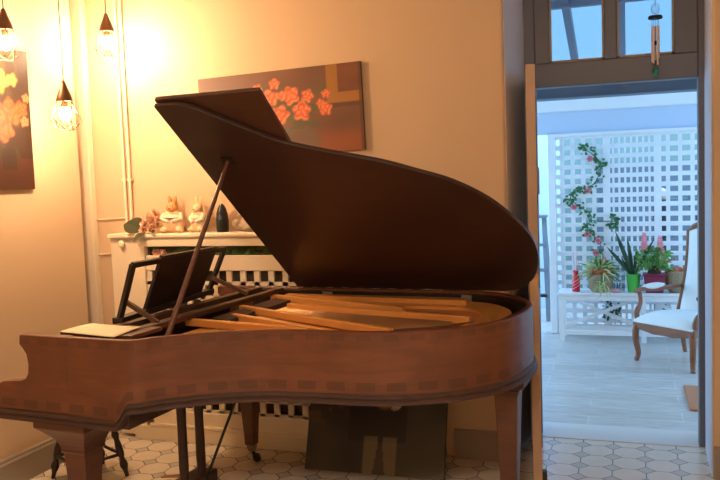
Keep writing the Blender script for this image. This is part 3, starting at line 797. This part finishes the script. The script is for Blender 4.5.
# ------------------------------------------------------------------ grand piano (own frame)
TH = rad(-4.1); PX, PY = -1.6, 3.13; ct, st = math.cos(TH), math.sin(TH)
def wpt(lx, ly, z): return (ct*lx-st*ly, st*lx+ct*ly, z)
gp = empty('grand_piano', wpt(PX, PY, 0), 'mahogany grand piano with its lid propped open', 'piano', TH)
class PB(MB):
    """builder in piano coordinates (shifted so that the piano's base point is the origin)"""
    def build(s, name, mat, parent=gp, **k):
        s.v = [(x-PX, y-PY, z) for x, y, z in s.v]; return MB.build(s, name, mat, parent, **k)
YS = 3.885
plan = [(-2.30, 2.37), (-2.2, 2.37), (-2.1, 2.367), (-2.02, 2.370), (-1.968, 2.392), (-1.913, 2.462), (-1.80, 2.560), (-1.696, 2.628), (-1.585, 2.675), (-1.46, 2.702), (-1.341, 2.718), (-1.175, 2.735), (-1.029, 2.778), (-.86, 2.877), (-.766, 2.971), (-.70, 3.085), (-.662, 3.235), (-.650, 3.40), (-.662, 3.52), (-.707, 3.645), (-.794, 3.77), (-.892, 3.845), (-1.02, 3.882), (-1.2, YS), (-1.6, YS), (-2.0, YS), (-2.30, YS)]
path = crom([(x, y, 0) for x, y in plan], 6)
def offs(P, d):
    out = []
    for i, p in enumerate(P):
        t = (P[min(i+1, len(P)-1)]-P[max(i-1, 0)]).normalized(); out.append(p + Vector((-t.y, t.x, 0))*d)
    return out
def zb(x, y):       # the case steps up behind the key bed
    return .67 + .07*sst(-2.065, -2.0, x)
RT = .985
def sweep(P, prof, z0=None):
    """prof of (inward offset, z above local bottom)"""
    m = PB(); n = len(prof); L = 0; uv = []
    cols = [offs(P, d) for d, _ in prof]
    for i in range(len(P)):
        if i: L += (P[i]-P[i-1]).length
        b = zb(P[i].x, P[i].y) if z0 is None else z0
        for k, (d, z) in enumerate(prof):
            zz = z if z > .5 else b+z
            m.v.append((cols[k][i].x, cols[k][i].y, zz)); uv.append((L+P[0].x, zz-b))
    for i in range(len(P)-1):
        for k in range(n):
            a = i*n+k; b = i*n+(k+1) % n; m.f.append((a, b, b+n, a+n))
    m.f += [tuple(range(n)), tuple((len(P)-1)*n+k for k in range(n))]
    m.uv = uv; return m
rim = sweep(path, [(0, 0), (0, RT-.004), (.004, RT), (.026, RT), (.030, RT-.004), (.030, 0)]).build('rim', 'rim', smooth=True)
sweep(offs(path, .0302), [(0, .80), (0, RT-.012), (.03, RT-.012), (.03, .80)]).build('inner_rim', 'inner', smooth=True)
# moulding follows the lower edge and drops at the key bed
path2 = [Vector((-2.72, 2.37, 0)), Vector((-2.5, 2.37, 0))] + path + [Vector((-2.5, YS, 0)), Vector((-2.72, YS, 0))]
sweep(path2, [(.03, 0), (-.004, 0), (-.012, -.008), (-.012, -.016), (-.007, -.022), (-.016, -.03), (-.016, -.04), (.0, -.045), (.03, -.045)]).build('moulding', 'mold', smooth=True)
# cheeks
ck = [(-2.30, RT), (-2.541, RT), (-2.545, .945), (-2.528, .93), (-2.510, .905), (-2.503, .865), (-2.508, .825), (-2.525, .803), (-2.553, .793), (-2.60, .789), (-2.655, .783), (-2.69, .765), (-2.712, .73), (-2.715, .67), (-2.30, .67)]
for y0, y1 in ((2.37, 2.42), (YS-.05, YS)):
    m = PB().prism(ck, y0, y1, lambda p, q, t: (p, t, q)); m.uv = [(x, z-.67) for x, y, z in m.v]
    o = m.build('cheek', 'rim'); b = o.modifiers.new('bevel', 'BEVEL'); b.width = .004; b.segments = 2; b.limit_method = 'ANGLE'
PB().box(-2.70, -2.03, 2.40, YS-.03, .625, .69).build('key_bed', 'mold')
PB().box(-2.705, -2.665, 2.42, YS-.05, .66, .725).build('key_slip', 'mold', bevel=.004)
kb = PB(); n = 52; kw = (YS-.05-2.42-.16)/n
for i in range(n): kb.box(-2.66, -2.51, 2.50+i*kw+.0006, 2.50+(i+1)*kw-.0006, .715, .742)
kbo = kb.build('keyboard', 'ivory')
bk = PB()
for i in range(51):
    if (i % 7) in (0, 2, 3, 5, 6): bk.box(-2.61, -2.512, 2.50+(i+1)*kw-.005, 2.50+(i+1)*kw+.005, .74, .753)
bk.build('black_keys', 'ebony', kbo).location = (0, 0, 0)
for y0, y1 in ((2.42, 2.50), (YS-.13, YS-.05)): PB().box(-2.66, -2.51, y0, y1, .69, .755).build('key_block', 'mold', bevel=.004)
PB().prism([(-2.52, .74), (-2.50, .74), (-2.46, .86), (-2.455, .90), (-2.475, .90), (-2.48, .865)], 2.42, YS-.05, lambda p, q, t: (p, t, q)).build('fallboard', 'ebony')
# back framing below
for (a, b) in (((-2.0, 2.75), (-1.15, 3.5)), ((-2.0, 3.2), (-.95, 3.45)), ((-2.0, 3.6), (-.95, 3.6))):
    PB().bar((*a, .765), (*b, .765), .07, .06).build('back_post', 'mold')
def slab(P, z0, z1): return PB().prism([(p.x, p.y) for p in P], z0, z1, lambda x, y, z: (x, y, z))
slab(offs(path, .03), .80, .815).build('case_bottom', 'inner')
slab(offs([p for p in path if p.x > -2.05], .10), .905, .922).build('soundboard', 'sound')
# iron plate: flange all round, pin area and struts
inn = [p for p in offs(path, .095) if p.x > -2.03]; inn2 = [p for p in offs(path, .23) if p.x > -2.03]
m = PB(); k = min(len(inn), len(inn2)); 
inn = [inn[round(i*(len(inn)-1)/(k-1))] for i in range(k)]; inn2 = [inn2[round(i*(len(inn2)-1)/(k-1))] for i in range(k)]
for z in (.922, .944):
    m.v += [(p.x, p.y, z) for p in inn] + [(p.x, p.y, z-.008) for p in inn2]
for i in range(k-1):
    m.f += [(i, i+1, k+i+1, k+i), (2*k+i, 2*k+i+1, 3*k+i+1, 3*k+i), (k+i, k+i+1, 3*k+i+1, 3*k+i)]
plate = m.build('iron_plate', 'gold', smooth=True)
PB().box(-2.05, -1.93, 2.50, 3.80, .87, .928).build('pin_block', 'gold', plate)
ls = PB().prism([(-2.07, .928), (-1.95, .928), (-1.95, .953), (-2.04, .96)], 3.02, 3.62, lambda p, q, t: (p, t, q)); ls.build('damper_rail', 'felt', plate)
struts = [((-2.07, 3.325, .953), (-1.11, 2.90, .953)), ((-2.12, 2.94, .953), (-1.46, 2.86, .95)), ((-2.0, 3.14, .945), (-1.33, 2.86, .944)), ((-2.10, 3.69, .953), (-1.26, 3.47, .945)), ((-1.90, 3.50, .94), (-.90, 3.32, .938))]
for a, b in struts:
    m = PB(); m.bar(a, b, .028, .034); m.build('strut', 'gold', plate, bevel=.004)
PB().prism([(-2.05, 3.79), (-1.1, 3.79), (-1.02, 3.76), (-1.02, 3.70), (-2.05, 3.74)], .935, .962, lambda x, y, z: (x, y, z)).build('bass_flange', 'gold', plate)
m = PB()
for i in range(90):
    t = i/89; a = Vector((-1.94, 2.56+1.16*t, .931)); 
    e = Vector((-1.55+.85*min(1, t*1.4), 2.80+.72*t*1.0, .928)); 
    if e.x > -.95: e.x = -.95-.25*(t-.6)
    m.tube([a, e], .0011, 4)
so = m.build('strings', 'steel', plate); so['kind'] = 'stuff'
m = PB()
for i in range(28):
    p = inn[18+i*2] if 18+i*2 < k else inn[-1]
    q = p.lerp(inn2[min(18+i*2, k-1)], .35); m.tube([(q.x, q.y, .94), (q.x, q.y, .956)], .003, 6)
hp = m.build('hitch_pins', 'steel', plate); hp['kind'] = 'stuff'
m = PB(); pb = [Vector((x, y, .927)) for x, y in ((-1.78, 2.72), (-1.55, 2.86), (-1.25, 2.98), (-1.02, 3.12), (-.86, 3.3))]
for a, b in zip(pb, pb[1:]): m.bar(a, b, .03, .02)
m.build('bridge', 'maho', plate)
# lid: outline in (lx, distance from hinge), raised about the spine
PH = rad(37.2); Z0 = RT-.001
def lp(lx, v, t): return (lx, 3.89-v*math.cos(PH)+t*math.sin(PH), Z0+v*math.sin(PH)+t*math.cos(PH))
edge = [(-2.047, 1.516), (-1.98, 1.516), (-1.90, 1.505), (-1.82, 1.448), (-1.697, 1.342), (-1.566, 1.240), (-1.382, 1.160), (-1.184, 1.085), (-1.049, 1.012), (-.909, .926), (-.780, .786), (-.686, .598), (-.650, .455), (-.655, .300), (-.705, .135), (-.79, .03), (-.87, 0)]
lo = [(p.x, p.y) for p in crom([(x, v, 0) for x, v in edge], 5)] + [(-2.047, 0)]
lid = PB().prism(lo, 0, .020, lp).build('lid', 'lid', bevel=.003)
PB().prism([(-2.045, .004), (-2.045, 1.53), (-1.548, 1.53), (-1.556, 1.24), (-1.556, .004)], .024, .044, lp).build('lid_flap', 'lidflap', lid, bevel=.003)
for v in (.12, .75, 1.38):
    PB().prism([(-2.052, v), (-2.052, v+.05), (-2.02, v+.05), (-2.02, v)], .018, .027, lp).build('flap_hinge', 'brass', lid)
for lx in (-1.83, -1.05):
    m = PB(); m.box(lx-.03, lx+.03, 3.822, 3.8262, RT-.052, RT-.014);
    m.build('lid_hinge', 'hinge')
# prop stick
tp = Vector(lp(-1.887, 1.143, -.004)); bs = Vector((-1.968, 2.585, .955))
PB().tube([bs, bs.lerp(tp, .1), bs.lerp(tp, .6), tp], [.012, .0115, .0105, .008], 10).build('prop_stick', 'maho', smooth=True)
PB().prism([(-1.91, 1.12), (-1.86, 1.12), (-1.86, 1.17), (-1.91, 1.17)], -.006, 0, lp).build('prop_cup', 'ebony', lid)
PB().box(-1.988, -1.948, 2.57, 2.60, .925, .96).build('prop_bracket', 'brass')
# music desk
ds = PB(); ds.box(-2.275, -2.225, 2.47, 3.80, .966, .992); ds.box(-2.13, -2.085, 2.47, 3.80, .966, .992)
desk = ds.build('music_desk', 'walnut', bevel=.004)
PB().box(-2.40, -2.03, 2.45, 2.64, .972, .989).build('desk_shelf', 'maho', desk, bevel=.003)
def dq(s, h):       # s: 0 near .. 1 far along the desk, h: 0 bottom .. 1 top
    a = Vector((-2.285, 2.68, 1.0)).lerp(Vector((-2.41, 3.55, 1.0)), s); b = Vector((-2.195, 2.68, 1.246)).lerp(Vector((-2.295, 3.55, 1.236)), s)
    return a.lerp(b, h)
for s in (0, 1): PB().bar(dq(s, -.02), dq(s, 1), .018, .03, (0, 1, 0)).build('desk_upright', 'desk', desk, bevel=.002)
PB().bar(dq(-.01, .98), dq(1.01, .98), .016, .026, (.4, 0, .9)).build('desk_top_rail', 'desk', desk, bevel=.002)
PB().bar(dq(-.02, .0), dq(1.02, .0), .05, .026, (0, 0, 1)).build('desk_base', 'desk', desk, bevel=.002)
nrm = Vector((-.93, -.1, .34)).normalized()*-.012
m = PB(); q = [dq(.235, 0), dq(.885, 0), dq(.885, 1.06), dq(.26, 1.06)]
m.add([p+nrm*.3 for p in q]+[p-nrm for p in q], [(0, 1, 2, 3), (7, 6, 5, 4), (0, 4, 5, 1), (1, 5, 6, 2), (2, 6, 7, 3), (3, 7, 4, 0)])
m.build('desk_panel', 'desk', desk)
for s in (.02, .98):
    a = dq(s, .32); PB().bar(a, (-2.10 - .06*s, a.y+.01, .99), .014, .02).build('desk_strut', 'walnut', desk)
# legs
def pleg(lx, ly, top, rz, cap=.13, w=.066, capz=None, capmat='maho'):
    c = PB(); capz = capz or top-.125; R = rz
    def sq(h, z): return [(lx+h*math.cos(R+PI/4+k*PI/2)*1.414, ly+h*math.sin(R+PI/4+k*PI/2)*1.414, z) for k in range(4)]
    prof = [(cap, top), (cap, top-.035)] + [(w+.008+(cap-w-.008)*(1-math.sin(t*PI/2)), top-.035-(top-.035-capz)*t) for t in (0.02, .2, .4, .6, .8, 1)]
    vs = []; fs = []
    for h, z in prof: vs += sq(h, z)
    nn = len(prof)
    for i in range(nn-1):
        for k in range(4): fs.append((i*4+k, i*4+(k+1) % 4, (i+1)*4+(k+1) % 4, (i+1)*4+k))
    fs += [(0, 1, 2, 3), tuple((nn-1)*4+k for k in range(4))]
    vs2 = []; f2 = []
    prof2 = [(w+.008, capz), (w+.008, capz-.012), (w+.002, capz-.016), (w, capz-.03), (w*.62, .10)]
    for h, z in prof2: vs2 += sq(h, z)
    for i in range(len(prof2)-1):
        for k in range(4): f2.append((i*4+k, i*4+(k+1) % 4, (i+1)*4+(k+1) % 4, (i+1)*4+k))
    f2 += [(0, 1, 2, 3), tuple((len(prof2)-1)*4+k for k in range(4))]
    leg = PB().add(vs2, f2).build('leg', 'maho', bevel=.006)
    c.add(vs, fs).build('leg_capital', capmat, leg, bevel=.004)
    f = PB(); f.lathe([(w*.66, .10), (w*.68, .085), (w*.5, .065), (.012, .06)], 16, (lx, ly, 0)); f.build('ferrule', 'hinge', leg, smooth=True)
    cs = PB(); cs.lathe([(.022, -.010), (.025, -.008), (.025, .008), (.022, .010)], 18, (lx+.03, ly, .0255), (.3, 1, 0)); cs.bar((lx, ly, .07), (lx+.03, ly-.012, .024), .016, .006); cs.bar((lx, ly, .07), (lx+.03, ly+.014, .024), .016, .006)
    cs.build('caster', 'black', leg, smooth=True)
pleg(-2.385, 2.525, .626, 0, .135, .056, .485)
pleg(-2.305, 3.745, .626, 0, .125, .045, .485)
pleg(-.742, 3.34, .697, 0, .085, .05, .64, 'mold')
# pedal lyre
ly = PB().prism([(-2.36, 2.98), (-2.24, 2.98), (-2.24, 3.38), (-2.36, 3.38)], .60, .626, lambda x, y, z: (x, y, z)).build('pedal_lyre', 'mold')
for y in (3.10, 3.245): PB().lathe([(.021, .12), (.024, .2), (.022, .4), (.026, .6)], 12, (-2.30, y, 0)).build('lyre_post', 'mold', ly, smooth=True)
PB().box(-2.36, -2.24, 3.05, 3.30, .06, .125).build('pedal_box', 'mold', ly, bevel=.006)
for y in (3.10, 3.25): PB().prism([(-2.37, .085), (-2.50, .068), (-2.55, .060), (-2.55, .066), (-2.50, .076), (-2.37, .097)], y-.014, y+.014, lambda p, q, t: (p, t, q)).build('pedal', 'brass', ly)
for y in (3.20,): PB().tube([(-2.245, y, .10), (-1.95, y, .735)], .0075, 8).build('lyre_brace', 'black', ly, smooth=True)

# sheet of paper on the desk shelf
m = MB(); q0 = [(-2.40, 2.445), (-2.08, 2.40), (-2.085, 2.575), (-2.40, 2.64)]
vs = []; N = 8
for j in range(N+1):
    for i in range(N+1):
        u = i/N; v = j/N
        x = (q0[0][0]*(1-u)+q0[1][0]*u)*(1-v)+(q0[3][0]*(1-u)+q0[2][0]*u)*v; y = (q0[0][1]*(1-u)+q0[1][1]*u)*(1-v)+(q0[3][1]*(1-u)+q0[2][1]*u)*v
        vs.append(wpt(x, y, .9905+.010*u*u*v+.003*(1-u)*math.sin(v*PI)))
o = m.add(vs, [(j*(N+1)+i, j*(N+1)+i+1, (j+1)*(N+1)+i+1, (j+1)*(N+1)+i) for j in range(N) for i in range(N)]).build('paper_sheet', 'paper', smooth=True)
o.modifiers.new('thick', 'SOLIDIFY').thickness = .0012
tag(o, 'loose cream sheet of paper lying beside the music desk', 'paper')

# ------------------------------------------------------------------ stool
so_ = (-2.80, 3.465, 0)
st_ = empty('piano_stool', so_, 'dark round stool with turned legs under the keyboard', 'stool', rad(-27))
MB().lathe([(.13, .45), (.165, .455), (.17, .47), (.165, .49), (.15, .495)], 28).build('seat', 'stoolwood', st_, smooth=True)
for k in range(4):
    a = PI/4+k*PI/2; t = Vector((.10*math.cos(a), .10*math.sin(a), .452)); f = Vector((.205*math.cos(a), .205*math.sin(a), 0)); Lg = (f-t).length
    pr = [(.013, 0), (.016, .05), (.018, .16), (.014, .20), (.021, .225), (.014, .25), (.019, .29), (.02, .33), (.013, .36), (.021, .385), (.022, .40), (.012, .43), (.011, Lg-.004), (.009, Lg)]
    MB().lathe(pr, 12, t, f-t).build('leg', 'stoolwood', st_, smooth=True)
for k in range(4):
    a = PI/4+k*PI/2; b = a+PI/2; r = .178; z = .125
    MB().tube([(r*math.cos(a), r*math.sin(a), z), (r*math.cos(b), r*math.sin(b), z)], .009, 8).build('stretcher', 'stoolwood', st_, smooth=True)

# ------------------------------------------------------------------ pendant lamps
pl = empty('pendant_lamp', (-2.782, 3.426, 2.006), 'lowest bronze pendant lamp with glowing bulb in a wire cage, the middle one', 'lamp', group='pendant lamps in wire cages')
def pendant_parts(o):
    MB().lathe([(.006, .135), (.01, .13), (.02, .10), (.036, .06), (.043, .035), (.043, .028), (.03, .028)], 20).build('lamp_cap', 'bronze', o, smooth=True)
    MB().lathe([(.016, .03), (.016, .0), (.013, -.004)], 14).build('socket', 'bronze', o, smooth=True)
    MB().ell((0, 0, -.035), (.030, .030, .038), 18, 12).build('bulb', 'bulb', o, smooth=True)
    m = MB(); n = 6; top = .03; mid = -.075; bot = -.118
    for k in range(n):
        a = 2*PI*k/n; a2 = a+PI/n; b2 = a-PI/n
        T = (.041*math.cos(a), .041*math.sin(a), top); Q = (.078*math.cos(a2), .078*math.sin(a2), mid); Q2 = (.078*math.cos(b2), .078*math.sin(b2), mid); Bt = (.042*math.cos(a), .042*math.sin(a), bot); Bn = (.042*math.cos(a+2*PI/n), .042*math.sin(a+2*PI/n), bot)
        for p, q in ((T, Q), (T, Q2), (Q, Bt), (Q2, Bt), (Bt, Bn)): m.tube([p, q], .0022, 6)
    m.build('wire_cage', 'bronze', o)
pendant_parts(pl)
def cord(o, z): MB().tube([(0, 0, .13), (0, 0, CZ-z)], .003, 8).build('cord', 'black', o)
for i, (x, y, z, lab, r) in enumerate(((-2.965, 3.235, 2.36, 'leftmost pendant lamp, hanging in front of the dark bouquet painting', .3), (-2.885, 3.96, 2.465, 'rightmost pendant lamp, the farthest, near the wall corner', .6))):
    c = copy_tree(pl); c.location = (x, y, z); c['label'] = lab; c.rotation_euler.z = r; cord(c, z)
cord(pl, 2.006)
# added fill light: an invented opal dome on the ceiling behind the viewer
cl = empty('fill_lamp', (-.1, -.3, CZ), 'round opal fill light added on the ceiling out of view', 'lamp')
MB().lathe([(.25, 0), (.25, -.035), (.235, -.035)], 32).build('rim', 'shade', cl, smooth=True)
MB().ell((0, 0, -.035), (.23, .23, .10), 28, 12).build('fill_dome', emit('fill_glow', (1, .82, .66), 140), cl, smooth=True)

# ------------------------------------------------------------------ daylight
w = bpy.data.worlds.new('world'); bpy.context.scene.world = w; w.use_nodes = True
nt = w.node_tree; bg = nt.nodes['Background']
tc = nt.nodes.new('ShaderNodeTexCoord'); sx = nt.nodes.new('ShaderNodeSeparateXYZ'); mr = nt.nodes.new('ShaderNodeMapRange'); mx = nt.nodes.new('ShaderNodeMix'); mx.data_type = 'RGBA'
nt.links.new(tc.outputs['Generated'], sx.inputs[0]); nt.links.new(sx.outputs[2], mr.inputs[0]); mr.inputs[1].default_value = 0; mr.inputs[2].default_value = .9
nt.links.new(mr.outputs[0], mx.inputs[0]); mx.inputs[6].default_value = (.42, .70, 1, 1); mx.inputs[7].default_value = (.36, .65, 1, 1)
nt.links.new(mx.outputs[2], bg.inputs[0]); bg.inputs[1].default_value = 5.0

vs_ = bpy.context.scene.view_settings
bpy.context.scene.display_settings.display_device = 'sRGB'
vs_.view_transform = 'Standard'; vs_.look = 'None'; vs_.exposure = .12; vs_.gamma = 1; vs_.use_curve_mapping = False
